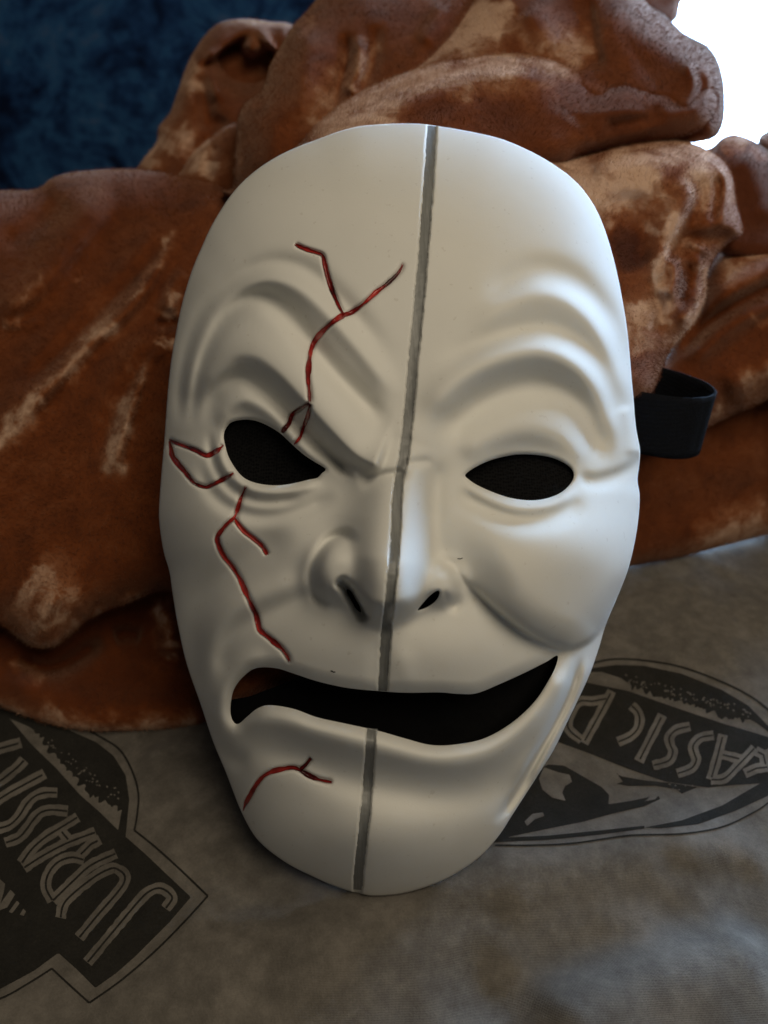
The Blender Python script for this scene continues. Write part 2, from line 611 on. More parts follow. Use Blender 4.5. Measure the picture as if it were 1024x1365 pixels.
def emblem(fields, lights, lines, letters, ox, oy, k, lw, iw, flecks=()):
    """dark fields, light shapes inside them, outlines and double-stroke letters of one printed emblem"""
    root = None
    for pts, crv in fields:
        o = print_area('emblem_field' if root else 'printed_emblem', zz(pts, ox, oy, k), L1, M['print'], root or sheet, crv, 2.5)
        root = root or o
    for pts, r in lights:
        print_area('emblem_highlight', zz(pts, ox, oy, k), L2, M['sheet'], root, False, 2.0, r)
    for pts, w in lines:
        print_line('emblem_outline', zz(pts, ox, oy, k), w, L2, M['print'], root, True)
    if flecks:
        r = random.Random(int(ox) + 3)
        D = []
        for (ax, ay), (bx, by), spread, n in flecks:
            for _ in range(n):
                t = r.random(); px = ax + (bx - ax) * t + r.uniform(-spread, spread); py = ay + (by - ay) * t + r.uniform(-spread, spread)
                a = r.uniform(0, 6.28); L = r.uniform(3, 9)
                D.append(zz([(px, py), (px + L * math.cos(a), py + L * math.sin(a))], ox, oy, k))
        print_line('foliage_fleck', None, 1.9, L2, M['sheet'], root, parts=D)
    for (lox, loy, lk), strokes in letters:
        P = [zz(s_, lox, loy, lk) for s_ in strokes]
        P = [curve(p, 2.5).tolist() if len(p) > 3 else p for p in P]
        print_line('letter', None, lw, L2, M['sheet'], root, parts=P)
        print_line('letter_inline', None, iw, L3, M['print'], root, parts=[trim(p, 3.5) for p in P])
    return root


def jagged(a, b, depth, n, seed):
    """ragged foliage edge from a to b"""
    r = random.Random(seed)
    a = np.array(a, float); b = np.array(b, float)
    d = b - a; nn = np.array([-d[1], d[0]]) / np.hypot(*d)
    return [tuple(a + d * (i / n) + nn * depth * r.uniform(-1, 1)) for i in range(1, n)]


ZL = (0, 960, 5.689); ZR = (840, 900, 5.565)
jl = [(505, 462)] + jagged((500, 465), (360, 395), 16, 16, 1) + [(350, 380)] + jagged((350, 380), (270, 280), 16, 14, 2) + [(265, 275)] + jagged((265, 275), (130, 130), 18, 16, 3) + [(120, 120)]
emblem(
    fields=[([(-260, 60), (-100, 20), (60, 60), (220, 100), (300, 140), (400, 185), (470, 240), (520, 320), (535, 420), (520, 575), (600, 645), (700, 740), (790, 825), (700, 930),
              (560, 1070), (480, 1140), (395, 1200), (320, 1125), (242, 1055), (140, 1130), (0, 1205), (-260, 1290)], False)],
    lights=[([(40, 85), (130, 190), (230, 290), (330, 400), (420, 480), (490, 547)] + jl, 0.6),
            ([(-60, 700), (0, 750), (22, 770), (18, 800), (0, 860), (-40, 850)], 0.5),
            ([(42, 795), (62, 815), (30, 868), (0, 880), (-4, 862)], 0.5), ([(70, 840), (82, 850), (50, 892), (36, 885)], 0.4), ([(96, 872), (108, 885), (98, 903), (82, 898)], 0.4)],
    lines=[([(-120, 20), (100, 40), (300, 105), (430, 170), (500, 220), (550, 310), (573, 400), (567, 490), (556, 548)], 2.6),
           ([(556, 548), (640, 615), (740, 705), (860, 820)], 2.6), ([(860, 820), (760, 930), (640, 1050), (500, 1170), (370, 1262)], 2.6),
           ([(370, 1262), (290, 1190), (215, 1120)], 2.6), ([(215, 1120), (120, 1180), (0, 1245), (-200, 1310)], 2.6)],
    letters=[((0, 930, 3.103), [[(362, 1095), (470, 965), (580, 835), (625, 797), (665, 788), (700, 808), (712, 832), (685, 872)]]),
             (ZL, [[(600, 1650), (740, 1480), (880, 1320), (940, 1235), (945, 1175), (900, 1135), (840, 1125), (700, 1200), (500, 1370), (460, 1500)]]),
             (ZL, [[(880, 1010), (690, 1100), (555, 1220), (400, 1370)], [(400, 1370), (350, 1270), (365, 1170), (435, 1080), (540, 1040), (640, 1060)], [(600, 1030), (690, 940), (760, 905)]]),
             (ZL, [[(590, 735), (460, 815), (340, 890), (240, 980), (165, 1085)], [(180, 1120), (330, 1025), (480, 945), (600, 895), (725, 850)], [(455, 830), (530, 920)]]),
             (ZL, [[(40, 930), (140, 892), (200, 830), (250, 760), (310, 700), (390, 680), (515, 690)]]),
             (ZL, [[(-90, 840), (0, 818), (80, 790), (150, 720), (200, 640), (260, 580), (340, 550), (435, 550)]]),
             (ZL, [[(-150, 690), (80, 545), (340, 405)]]),
             (ZL, [[(-100, 500), (0, 460), (80, 400), (140, 350), (185, 300)]]),
             (ZL, [[(-100, 245), (0, 215), (160, 170)]])],
    ox=0, oy=930, k=3.103, lw=14.5, iw=2.6, flecks=[((480, 400), (330, 300), 22, 26), ((330, 300), (200, 170), 20, 14)])

jr = [(1100, 372), (1024, 352), (985, 322)] + jagged((985, 322), (830, 292), 12, 20, 5) + jagged((830, 285), (690, 238), 13, 20, 6) + jagged((690, 235), (500, 185), 14, 24, 7) + [(470, 150), (400, 128)]
emblem(
    fields=[([(330, 165), (500, 200), (700, 270), (850, 320), (1024, 372), (1120, 400), (1120, 560), (1024, 545), (900, 552), (800, 562), (640, 540), (500, 492), (350, 432), (220, 385)], False),
            ([(300, 130), (370, 113), (450, 102), (560, 105), (700, 135), (850, 195), (950, 255), (1024, 330), (1120, 400)] + jr, False),
            ([(150, 500), (200, 475), (260, 480), (330, 520), (400, 560), (428, 590), (425, 625), (520, 610), (610, 590), (620, 605), (560, 632), (440, 660), (330, 690), (180, 720), (60, 745), (-20, 770), (60, 640)], False),
            ([(560, 712), (700, 685), (850, 630), (970, 560), (1040, 520), (1100, 520), (1030, 590), (900, 650), (760, 700), (620, 715)], False),
            ([(-20, 752), (200, 742), (400, 722), (560, 705), (560, 716), (400, 738), (200, 758), (-20, 768)], False),
            ([(455, 508), (475, 520), (560, 535), (660, 545), (760, 560), (700, 585), (680, 568), (600, 555), (500, 556), (455, 548), (480, 540)], False)],
    lights=[([(185, 485), (240, 505), (280, 515), (288, 540), (262, 556), (250, 580), (266, 612), (215, 600), (178, 570), (165, 530)], 0.6),
            ([(110, 690), (140, 660), (180, 655), (185, 668), (150, 680), (120, 706)], 0.5),
            ([(430, 600), (470, 585), (520, 575), (470, 600), (440, 622)], 0.5), ([(560, 615), (590, 588), (625, 578), (600, 605)], 0.5)],
    lines=[([(330, 110), (380, 92), (450, 80), (560, 85), (700, 110), (850, 165), (950, 215), (1024, 270), (1120, 370)], 2.4),
           ([(1120, 540), (1024, 620), (960, 660), (850, 710), (700, 735), (500, 742), (300, 770), (150, 778), (0, 778)], 2.2)],
    letters=[((660, 850, 2.813), [[(438, 200), (385, 300), (332, 395)], [(420, 228), (365, 238), (315, 240), (282, 290), (275, 340), (325, 385)]]),
             (ZR, [[(10, 225), (55, 270), (72, 330), (55, 400), (0, 455), (-90, 495)]]),
             (ZR, [[(240, 295), (65, 640)]]),
             (ZR, [[(445, 380), (345, 405), (292, 460), (300, 520), (318, 570), (285, 635), (170, 670)]]),
             (ZR, [[(620, 445), (520, 465), (468, 525), (480, 590), (492, 630), (455, 690), (350, 730)]]),
             (ZR, [[(690, 440), (650, 600), (600, 775)], [(600, 775), (700, 765), (800, 670), (925, 540)], [(670, 585), (830, 625)]]),
             (ZR, [[(850, 730), (940, 690), (1040, 680)], [(930, 560), (990, 590), (1010, 680)], [(1010, 590), (1060, 570)]]),
             (ZR, [[(1120, 600), (1110, 700), (1150, 760)]])],
    ox=660, oy=850, k=2.813, lw=13.0, iw=2.2, flecks=[((480, 150), (690, 205), 16, 34), ((690, 210), (960, 285), 16, 40), ((430, 600), (620, 585), 12, 10), ((660, 560), (760, 560), 12, 8)])


# ------------------------------------------------------------------ velvet blanket: a heap of thick folded lobes
def quad_fit(ctrl):
    c = np.array(ctrl, float)
    x = (c[:, 0] - 512) / 500; y = (c[:, 1] - 500) / 500
    A = [np.ones_like(x), x, y]
    if len(c) >= 5: A.append(y * y)
    k, *_ = np.linalg.lstsq(np.stack(A, -1), c[:, 2], rcond=None)

    def f(X, Y):
        x = (X - 512) / 500; y = (Y - 500) / 500
        r = k[0] + k[1] * x + k[2] * y
        return r + (k[3] * y * y if len(k) > 3 else 0)
    return f


BV, BF, BN, FRONT = [], [], [], []
bcount = 0


def lobe(outline, ctrl, R, bulge, folds=(), nap_sheen=(), base=0.0, seed=0, s=3.2, noise=1.0, crumple=None):
    """one fold of the blanket: thick closed body with rolled edges; folds in pixels of relief"""
    global bcount
    P = curve(outline, 6, True)
    X, Y, F, rim = fill(P, [], s)
    d, _, _, _, _ = pdist(X, Y, P, True)
    u = np.clip(d / R, 0, 1)
    prof = np.sqrt(1 - (1 - u) ** 2)
    h = np.zeros(X.shape)
    for f in folds:
        stroke(h, X, Y, f[0], f[1], f[2] * (1.7 if abs(f[2]) < 40 else 1), *(f[3:4]), fade=f[4] if len(f) > 4 else (0.2, 0.2), step=8)
    if crumple:
        r = random.Random(seed)
        x0, y0 = P.min(0); x1, y1 = P.max(0)
        fs = np.zeros(X.shape)
        for _ in range(crumple[0]):
            a = math.radians(crumple[1] + r.uniform(-28, 28)); L = r.uniform(80, 190)
            px, py = r.uniform(x0, x1), r.uniform(y0, y1); bend = r.uniform(-14, 14)
            c, q = math.cos(a), math.sin(a)
            stroke(fs, X, Y, [(px - c * L / 2, py - q * L / 2), (px - q * bend, py + c * bend), (px + c * L / 2, py + q * L / 2)], r.uniform(7, 12),
                   crumple[2] * r.uniform(0.5, 1.1) * r.choice((1, 1, -1)), r.uniform(14, 30), (0.4, 0.4), 2.0, 8)
        h += fs
        crest_sheen = 0.009 * np.clip(fs, 0, 9)  # crumple crests painted paler, as sheen
    else:
        crest_sheen = 0
    h += noise * (7.0 * vnoise(X + 999, Y + 999, 60, seed) + 1.6 * vnoise(X + 999, Y + 999, 24, seed + 1) + 0.3 * vnoise(X + 999, Y + 999, 9, seed + 2))
    n = np.full(X.shape, float(base)) + crest_sheen
    XW = X + 9 * vnoise(X + 700, Y + 700, 17, seed + 7) + 4.5 * vnoise(X + 700, Y + 700, 6, seed + 8)
    YW = Y + 9 * vnoise(X + 700, Y + 700, 17, seed + 9) + 4.5 * vnoise(X + 700, Y + 700, 6, seed + 10)
    for pts, w, a in nap_sheen:
        stroke(n, XW, YW, pts, w * 1.15, a * 1.25, fade=(0.15, 0.15), step=8)  # pale sheen and darker stretches painted along the folds
    z0 = quad_fit(ctrl)(X, Y)
    k = z0 / FOC
    front = z0 - bulge * prof - h * k * np.clip(d / 12, 0, 1)
    back = z0 + 0.6 * bulge * prof + 0.0005
    isrim = np.zeros(len(X), bool); isrim[rim.ravel()] = True
    VF = trace(X, Y, front)
    VB = trace(X, Y, back)
    N = len(X)
    BV.append(VF); BV.append(VB)
    FRONT.append(F + bcount)
    BF.append(F + bcount); BF.append(F[:, ::-1] + bcount + N)
    BF.append(np.stack([rim[:, 1], rim[:, 0], rim[:, 0] + N, rim[:, 1] + N], -1) + bcount)
    BN.append(n); BN.append(n)
    bcount += 2 * N


# lower left lobe lying on the bed
lobe([(-60, 760), (100, 760), (300, 740), (450, 760), (520, 830), (470, 870), (405, 903), (340, 926), (290, 944), (272, 966), (170, 974), (102, 972), (42, 957), (0, 941), (-60, 925)],
     [(0, 940, .372), (170, 974, .360), (400, 905, .384), (100, 780, .388), (400, 780, .402)], 60, 0.012,
     folds=[([(-20, 905), (60, 925), (160, 940), (270, 935)], 22, 6), ([(20, 870), (50, 890), (90, 885), (140, 850)], 12, -14), ([(150, 850), (170, 845), (190, 850)], 12, -12),
            ([(215, 800), (225, 840), (228, 880)], 14, 9)],
     nap_sheen=[([(-30, 948), (60, 962), (170, 972), (280, 960)], 14, .34), ([(212, 800), (224, 840), (226, 875)], 9, .34), ([(15, 880), (45, 902), (60, 900)], 7, .25)], seed=40, crumple=(6, 10, 7))
# large left fall with its rolled lower edge
lobe([(-60, 262), (0, 254), (48, 252), (70, 237), (100, 229), (160, 225), (210, 228), (245, 236), (300, 245), (360, 280), (420, 420), (430, 600), (380, 760), (300, 800), (240, 790), (208, 789), (170, 804), (127, 821),
      (98, 842), (72, 861), (47, 863), (25, 850), (0, 833), (-60, 815)],
     [(0, 850, .356), (200, 790, .366), (0, 600, .378), (250, 600, .376), (0, 400, .415), (300, 400, .410), (0, 250, .455), (250, 235, .455)], 60, 0.024,
     folds=[([(245, 290), (215, 345), (170, 410), (120, 455), (60, 520), (10, 580)], 12, 16, 36), ([(232, 300), (190, 360), (140, 410), (80, 470), (20, 530)], 14, -14),
            ([(235, 450), (200, 480), (178, 530), (160, 590), (150, 640)], 9, 13, 28), ([(215, 455), (180, 500), (150, 560), (135, 620)], 14, -11),
            ([(150, 250), (100, 320), (40, 390), (-20, 430)], 18, 15, 34), ([(90, 260), (60, 290), (0, 330)], 16, -8), ([(30, 700), (60, 760), (80, 830)], 45, 4),
            ([(250, 360), (230, 385), (225, 420)], 12, 9), ([(240, 425), (225, 432), (205, 430)], 8, -9), ([(120, 830), (160, 812), (205, 795)], 10, 6), ([(0, 430), (30, 434), (60, 425)], 6, 4)],
     nap_sheen=[([(235, 300), (213, 345), (168, 412)], 4, .22), ([(170, 408), (120, 455), (95, 490), (60, 518), (10, 570), (-20, 605)], 9, .30), ([(60, 520), (25, 560), (-10, 600)], 12, .18),
          ([(200, 478), (175, 525), (160, 580), (150, 640)], 9, .36), ([(30, 775), (60, 800), (80, 835)], 34, .36), ([(-10, 838), (40, 858), (70, 858), (110, 835)], 12, .30),
          ([(110, 830), (160, 810), (208, 790)], 6, .30), ([(238, 385), (228, 400), (224, 425)], 11, .36), ([(215, 470), (228, 455)], 9, .36),
          ([(60, 360), (30, 390), (10, 410)], 6, .12), ([(0, 432), (35, 430)], 4, .16), ([(92, 375), (100, 365)], 6, .12)], base=.04, seed=50, noise=.7, crumple=(10, 125, 8))
# pale pocket between hood and centre
lobe([(236, 240), (244, 225), (256, 206), (281, 184), (313, 164), (350, 160), (360, 260), (300, 275), (250, 262)],
     [(240, 230, .47), (320, 170, .47), (320, 250, .455)], 34, 0.018, folds=[([(275, 240), (280, 210), (290, 190)], 9, -7)],
     nap_sheen=[([(250, 230), (265, 205), (290, 190)], 9, .34), ([(275, 238), (280, 215)], 10, .36)], base=.1, seed=60)
# hooded fold at the back left
lobe([(150, 240), (180, 226), (194, 209), (209, 190), (212, 169), (226, 152), (237, 122), (251, 84), (269, 53), (285, 36), (300, 28), (329, 25), (360, 29), (390, 33), (430, 60), (430, 200), (360, 260), (250, 270)],
     [(180, 226, .53), (285, 36, .58), (390, 40, .56), (350, 240, .51)], 30, 0.020,
     folds=[([(297, 62), (318, 88), (345, 92), (372, 70)], 26, -95, None, (0.1, 0.1)), ([(320, 62), (345, 66), (370, 56)], 12, 18), ([(285, 60), (286, 100), (290, 140)], 9, 10), ([(262, 95), (275, 140), (272, 180)], 11, -12),
            ([(300, 150), (275, 190), (245, 215)], 14, -14)],
     nap_sheen=[([(265, 75), (255, 105), (262, 130)], 14, .30), ([(235, 160), (240, 185), (225, 205)], 18, .28), ([(212, 175), (205, 205), (185, 225)], 10, .28), ([(300, 29), (345, 27), (388, 33)], 5, .2)], base=.06, seed=70, crumple=(8, 110, 9))
# tall centre mass
lobe([(300, 260), (310, 250), (313, 219), (315, 187), (317, 158), (329, 136), (350, 119), (360, 88), (376, 59), (391, 34), (410, 14), (430, -10), (470, -50), (800, -50), (800, 120), (620, 260), (420, 320)],
     [(310, 250, .425), (360, 90, .45), (425, 0, .48), (600, 0, .48), (600, 200, .41)], 70, 0.034,
     folds=[([(345, 130), (370, 150), (350, 240)], 22, 8), ([(415, 30), (405, 90), (395, 170)], 20, 8), ([(480, 45), (478, 90), (462, 130)], 10, 12), ([(462, 40), (460, 90), (440, 150)], 10, -14),
            ([(500, 30), (495, 90), (470, 125)], 10, -10), ([(318, 170), (314, 210), (312, 245)], 6, 7), ([(590, 0), (580, 30), (560, 60)], 12, 8)],
     nap_sheen=[([(486, 55), (486, 85), (470, 128)], 9, .22), ([(460, 70), (450, 105), (425, 140), (412, 175)], 16, .16), ([(420, 18), (412, 40)], 6, .18), ([(317, 160), (313, 215), (311, 245)], 4, .2)], base=.02, seed=80, noise=.6, crumple=(6, 105, 7))
# upper right mass behind the roll
lobe([(470, 150), (500, 120), (525, 100), (575, 62), (625, 6), (650, -40), (760, -60), (850, -30), (862, 3), (887, 20), (912, 44), (942, 60), (957, 80), (965, 110), (966, 150), (961, 172), (947, 186), (900, 194), (800, 215), (640, 240)],
     [(525, 100, .425), (625, 0, .45), (860, 0, .455), (966, 130, .42), (760, 200, .40)], 85, 0.045,
     folds=[([(780, -10), (790, 50), (800, 98)], 9, -10, 30), ([(800, 0), (850, 40), (900, 70), (950, 110)], 30, 12), ([(905, 75), (925, 105), (915, 140), (880, 165)], 9, 7), ([(935, 80), (945, 115), (930, 150), (895, 178)], 8, 6),
            ([(922, 88), (938, 115), (924, 145)], 6, -4), ([(700, 10), (720, 40), (740, 70)], 22, 9), ([(800, 180), (880, 178), (950, 170)], 16, -12)],
     nap_sheen=[([(525, 108), (575, 72), (625, 20), (660, -20)], 26, .36), ([(600, 60), (640, 40), (660, 10)], 30, .30), ([(690, 70), (730, 60), (770, 70), (790, 90)], 22, .26), ([(650, 50), (660, 20), (675, 0)], 18, .28),
          ([(880, 190), (920, 186), (950, 180)], 5, .2)], base=.0, seed=90, noise=.5, crumple=(6, 40, 7))
# small far piece at the top
lobe([(840, -40), (930, -40), (908, 2), (903, 24), (886, 32), (860, 20)], [(880, 0, .50), (900, 20, .50), (850, -30, .51)], 16, 0.012, base=0.0, seed=95)
# long roll over the mask's top
lobe([(380, 230), (409, 181), (435, 155), (462, 134), (493, 117), (525, 103), (556, 92), (587, 83), (618, 77), (650, 72), (681, 69), (712, 70), (737, 75), (772, 87), (799, 99), (832, 101), (882, 112), (922, 116), (948, 112), (958, 130),
      (956, 152), (942, 172), (900, 186), (840, 196), (780, 208), (740, 225), (640, 250), (500, 260)],
     [(410, 180, .375), (600, 80, .392), (940, 120, .412), (750, 210, .368), (500, 240, .36)], 78, 0.042,
     folds=[([(440, 165), (500, 130), (580, 103), (660, 88), (740, 95), (790, 112)], 7, -5), ([(430, 190), (500, 155), (580, 125), (680, 100), (760, 112)], 14, 5), ([(795, 100), (790, 130), (765, 170)], 14, -6, 30),
            ([(820, 110), (870, 125), (905, 128)], 16, 6), ([(800, 170), (850, 160), (890, 145)], 9, -6)],
     nap_sheen=[([(405, 190), (462, 142), (525, 110), (587, 90), (650, 79), (712, 78), (760, 92), (795, 104)], 13, .30), ([(420, 200), (500, 148), (580, 115), (660, 97), (730, 100)], 13, .26), ([(430, 215), (480, 180), (540, 150)], 30, .30), ([(600, 130), (680, 115), (760, 120)], 10, .12)],
     base=.0, seed=100, noise=.45, crumple=(5, -12, 5))
# far right shoulder
lobe([(920, 215), (949, 196), (962, 184), (980, 179), (1002, 186), (1024, 199), (1070, 225), (1080, 340), (980, 345), (930, 300)],
     [(949, 200, .44), (1024, 200, .45), (1000, 320, .42)], 30, 0.018, folds=[([(985, 200), (1010, 250), (1020, 300)], 20, 8)], nap_sheen=[([(955, 192), (975, 185), (995, 195)], 10, .26), ([(1000, 195), (1030, 215)], 8, .15)], base=-.05, seed=110, noise=.6)
# bulging fold right of the forehead
lobe([(680, 260), (700, 215), (715, 202), (730, 199), (745, 208), (760, 209), (781, 205), (831, 193), (881, 187), (922, 191), (949, 203), (968, 220), (977, 240), (980, 267), (988, 295), (989, 312), (970, 325), (955, 341), (941, 366), (940, 395),
      (926, 428), (903, 455), (886, 482), (860, 530), (780, 540), (700, 480)],
     [(730, 200, .372), (880, 190, .385), (980, 270, .392), (900, 450, .362), (760, 480, .352)], 70, 0.036,
     folds=[([(898, 236), (918, 256), (912, 280), (895, 320), (880, 360), (868, 385)], 7, 11, 22), ([(938, 225), (930, 270), (910, 312), (888, 350)], 18, -12), ([(885, 342), (915, 320), (950, 318), (985, 308)], 11, -9),
            ([(945, 205), (967, 235), (966, 270), (960, 305)], 7, 6), ([(955, 230), (958, 265), (948, 300)], 6, -8), ([(895, 340), (900, 370), (890, 400)], 7, 8), ([(912, 345), (918, 375), (905, 410)], 6, -8), ([(925, 330), (935, 360), (930, 400), (905, 440)], 7, 8),
            ([(870, 385), (880, 410), (875, 450)], 8, -8), ([(915, 322), (935, 332), (950, 340)], 4, 6), ([(745, 215), (760, 225), (800, 225)], 10, -6), ([(830, 250), (850, 310), (855, 370)], 26, -9), ([(780, 230), (850, 215), (900, 225)], 24, 7)],
     nap_sheen=[([(720, 215), (770, 235), (800, 262), (840, 240), (880, 215)], 26, .38), ([(800, 225), (860, 205), (920, 205), (955, 225)], 18, .34), ([(925, 215), (945, 250), (935, 290)], 22, .30), ([(912, 280), (890, 325), (868, 378)], 8, .36),
          ([(870, 260), (890, 290), (870, 320)], 20, .16), ([(850, 395), (855, 440), (868, 475)], 22, .28), ([(810, 300), (835, 330), (850, 370)], 26, -.16), ([(890, 265), (870, 300)], 18, -.10), ([(905, 350), (912, 400), (890, 430)], 12, -.12), ([(890, 345), (885, 400), (890, 440)], 10, .25), ([(940, 350), (938, 395), (922, 430), (895, 465)], 6, .34), ([(905, 320), (950, 330)], 7, .2)],
     base=.10, seed=120, noise=.5, crumple=(10, 105, 7))
# right body: upper fold, then the lower sheet that reaches the bed
lobe([(850, 500), (886, 482), (904, 450), (930, 415), (938, 375), (955, 343), (988, 319), (1024, 308), (1080, 296), (1090, 500), (1024, 533), (999, 545), (974, 555), (940, 572), (900, 590), (860, 600)],
     [(890, 480, .402), (1000, 320, .432), (1060, 400, .425), (960, 560, .415), (880, 580, .410)], 65, 0.030,
     folds=[([(1060, 370), (1000, 395), (945, 430), (895, 480)], 9, -13), ([(1060, 345), (1000, 370), (950, 405), (920, 440)], 14, 8), ([(1060, 395), (1010, 415), (960, 445), (915, 490)], 10, 7), ([(1060, 470), (1010, 500), (960, 520)], 22, 8)],
     nap_sheen=[([(950, 360), (985, 335), (1040, 318)], 17, .34), ([(955, 385), (985, 370), (1020, 362)], 9, .16), ([(985, 520), (1015, 500), (1040, 490)], 12, .28), ([(1005, 430), (1024, 425)], 6, .2), ([(940, 560), (965, 548), (955, 530)], 8, .3), ([(990, 545), (1040, 522)], 6, .16)],
     base=.0, seed=130, noise=.6, crumple=(5, -30, 7))
lobe([(800, 540), (880, 520), (960, 500), (1080, 470), (1090, 690), (1024, 712), (985, 722), (940, 734), (900, 744), (855, 752), (800, 762), (720, 760), (700, 640)],
     [(850, 752, .450), (1024, 712, .470), (1040, 520, .450), (850, 560, .430)], 46, 0.012,
     folds=[([(870, 640), (940, 620), (1030, 600)], 30, 5), ([(900, 730), (960, 705), (1040, 685)], 20, 5)],
     nap_sheen=[([(900, 735), (960, 718), (1040, 700)], 16, .24), ([(960, 700), (1010, 680), (1040, 670)], 16, .16)], base=.04, seed=140, noise=0.6, crumple=(5, -15, 5))

# fold pressed up behind the mask's left mouth corner
lobe([(290, 905), (300, 885), (340, 862), (420, 862), (440, 880), (405, 903), (345, 926), (302, 946), (290, 930)],
     [(300, 940, .300), (340, 865, .293), (430, 870, .293)], 22, 0.007, base=.05, seed=143, s=2.5, noise=.4)
# hidden filler lobes added behind the mask to block light from behind
lobe([(330, 660), (500, 600), (700, 590), (810, 640), (810, 756), (740, 790), (620, 822), (500, 850), (400, 880), (340, 800)],
     [(400, 880, .392), (620, 822, .412), (830, 758, .446), (500, 620, .40), (800, 640, .425)], 60, 0.02, base=.05, seed=145, s=5)
lobe([(340, 330), (500, 260), (740, 260), (800, 400), (800, 620), (700, 700), (400, 740), (300, 640)],
     [(300, 320, .43), (800, 260, .42), (850, 600, .43), (400, 700, .40), (550, 450, .40)], 90, 0.03, base=.05, seed=147, s=5)
# unseen lobe added past the right edge to keep window light off the bed
lobe([(1010, 190), (1060, 170), (1150, 160), (1260, 190), (1340, 280), (1380, 420), (1370, 560), (1300, 640), (1180, 680), (1070, 700), (1020, 690), (1040, 560), (1040, 420), (1045, 300)],
     [(1040, 200, .48), (1300, 300, .49), (1340, 560, .50), (1060, 690, .48), (1080, 450, .45)], 110, 0.05, folds=[([(1100, 250), (1160, 400), (1170, 600)], 40, 20), ([(1230, 230), (1270, 380), (1280, 560)], 40, -20)], base=.05, seed=150, s=5, crumple=(6, 100, 9))

blanket = mesh_obj('velvet_blanket', np.concatenate(BV), np.concatenate(BF), M['velvet'], attr={'nap_sheen': np.concatenate(BN)})
tag(blanket, 'heaped rust brown crushed velvet blanket behind the white mask', 'blanket')

# short pile standing on the blanket, combed in drifting directions
def pile(n):
    V = np.concatenate(BV); Fq = np.concatenate(FRONT); nap_sheen = np.concatenate(BN)
    P0, P1, P2, P3 = (V[Fq[:, k]] for k in range(4))
    nn = np.cross(P2 - P0, P3 - P1)
    ar = np.linalg.norm(nn, axis=1)
    camv = np.array([0, 0, CAMH]) - P0
    dist = np.linalg.norm(camv, axis=1)
    wgt = ar / dist ** 2
    pick = rng.choice(len(Fq), n, p=wgt / wgt.sum())
    u = rng.random(n)[:, None]; v = rng.random(n)[:, None]
    root = (P0[pick] * (1 - u) + P1[pick] * u) * (1 - v) + (P3[pick] * (1 - u) + P2[pick] * u) * v
    nr = nn[pick] / np.maximum(ar[pick], 1e-15)[:, None]
    flip = (nr * camv[pick]).sum(1) < 0
    nr[flip] *= -1
    a = 4.5 * vnoise(root[:, 0] * 1000 + 3000, root[:, 2] * 1000 + 3000, 32, 501) + 0.35 * vnoise(root[:, 0] * 1000 + 3000, root[:, 2] * 1000 + 3000, 9, 502)
    comb = np.stack([np.cos(a), 0.3 * np.sin(2 * a), np.sin(a)], -1)
    comb -= nr * (comb * nr).sum(1)[:, None]
    comb /= np.maximum(np.linalg.norm(comb, axis=1), 1e-6)[:, None]
    jit = rng.normal(0, 0.27, (n, 3))
    L = (0.0012 * rng.uniform(0.6, 1.25, n))[:, None]
    d1 = 0.95 * nr + 0.45 * comb + jit
    d2 = 0.75 * nr + 0.75 * comb + jit
    pts = np.stack([root - nr * 0.0002, root + 0.5 * L * d1, root + 0.5 * L * d1 + 0.5 * L * d2], 1)
    hc = bpy.data.hair_curves.new('pile')
    hc.add_curves([3] * n)
    hc.attributes['position'].data.foreach_set('vector', pts.reshape(-1).astype(np.float32))
    r = hc.attributes.new('radius', 'FLOAT', 'POINT')
    r.data.foreach_set('value', np.tile(np.array([5.5e-5, 5e-5, 2.2e-5], np.float32), n))
    at = hc.attributes.new('nap_sheen', 'FLOAT', 'CURVE')
    at.data.foreach_set('value', nap_sheen[Fq[pick, 0]].astype(np.float32))
    hc.materials.append(M['velvet'])
    o = bpy.data.objects.new('pile', hc)
    scene.collection.objects.link(o); o.parent = blanket
    o['kind'] = 'stuff'


pile(380000)

# ------------------------------------------------------------------ the mask
OUT = [(560, 165), (520, 165), (481, 168), (452, 175), (425, 185), (396, 196), (369, 209), (344, 225), (323, 243), (308, 260), (295, 279), (281, 303), (270, 327), (258, 355), (249, 382), (241, 412), (235, 442), (229, 476),
       (225, 509), (222, 545), (219, 590), (215, 635), (212, 681), (214, 710), (219, 738), (226, 762), (230, 790), (237, 832), (249, 885), (267, 937), (284, 988), (301, 1029), (320, 1078), (336, 1109), (350, 1126), (367, 1140),
       (388, 1154), (412, 1166), (438, 1178), (463, 1187), (480, 1191), (495, 1194), (524, 1193), (550, 1188), (575, 1180), (596, 1171), (615, 1160), (634, 1147), (651, 1131), (668, 1110), (682, 1088), (700, 1060), (718, 1032), (738, 1000),
       (756, 963), (772, 930), (787, 897), (799, 862), (808, 832), (823, 796), (838, 757), (849, 708), (853, 664), (850, 640), (853, 615), (853, 597), (848, 570), (845, 535), (842, 502), (839, 466), (835, 431), (829, 395), (822, 361),
       (814, 330), (804, 300), (793, 276), (779, 255), (763, 238), (745, 224), (728, 213), (710, 203), (686, 192), (661, 183), (625, 175), (590, 169)]
EYE_L = [(298.5, 581), (301.5, 571), (309, 563), (325, 559.5), (341, 561), (358, 568), (374, 578), (389, 592), (405, 606), (420, 616), (434, 625), (429, 631), (423, 637), (411, 639.5), (397, 643), (377, 646.5), (358, 646.5), (338.6, 643),
         (325, 636.5), (315, 626), (305.4, 610), (300.5, 594.5)]
EYE_R = [(620.6, 632.4), (637, 621), (659, 612), (689, 606), (719, 607), (741, 612), (759, 622), (765, 633), (761, 644), (748.6, 656), (730, 664), (708, 667), (682, 664), (659.6, 657), (637, 647), (625, 639)]
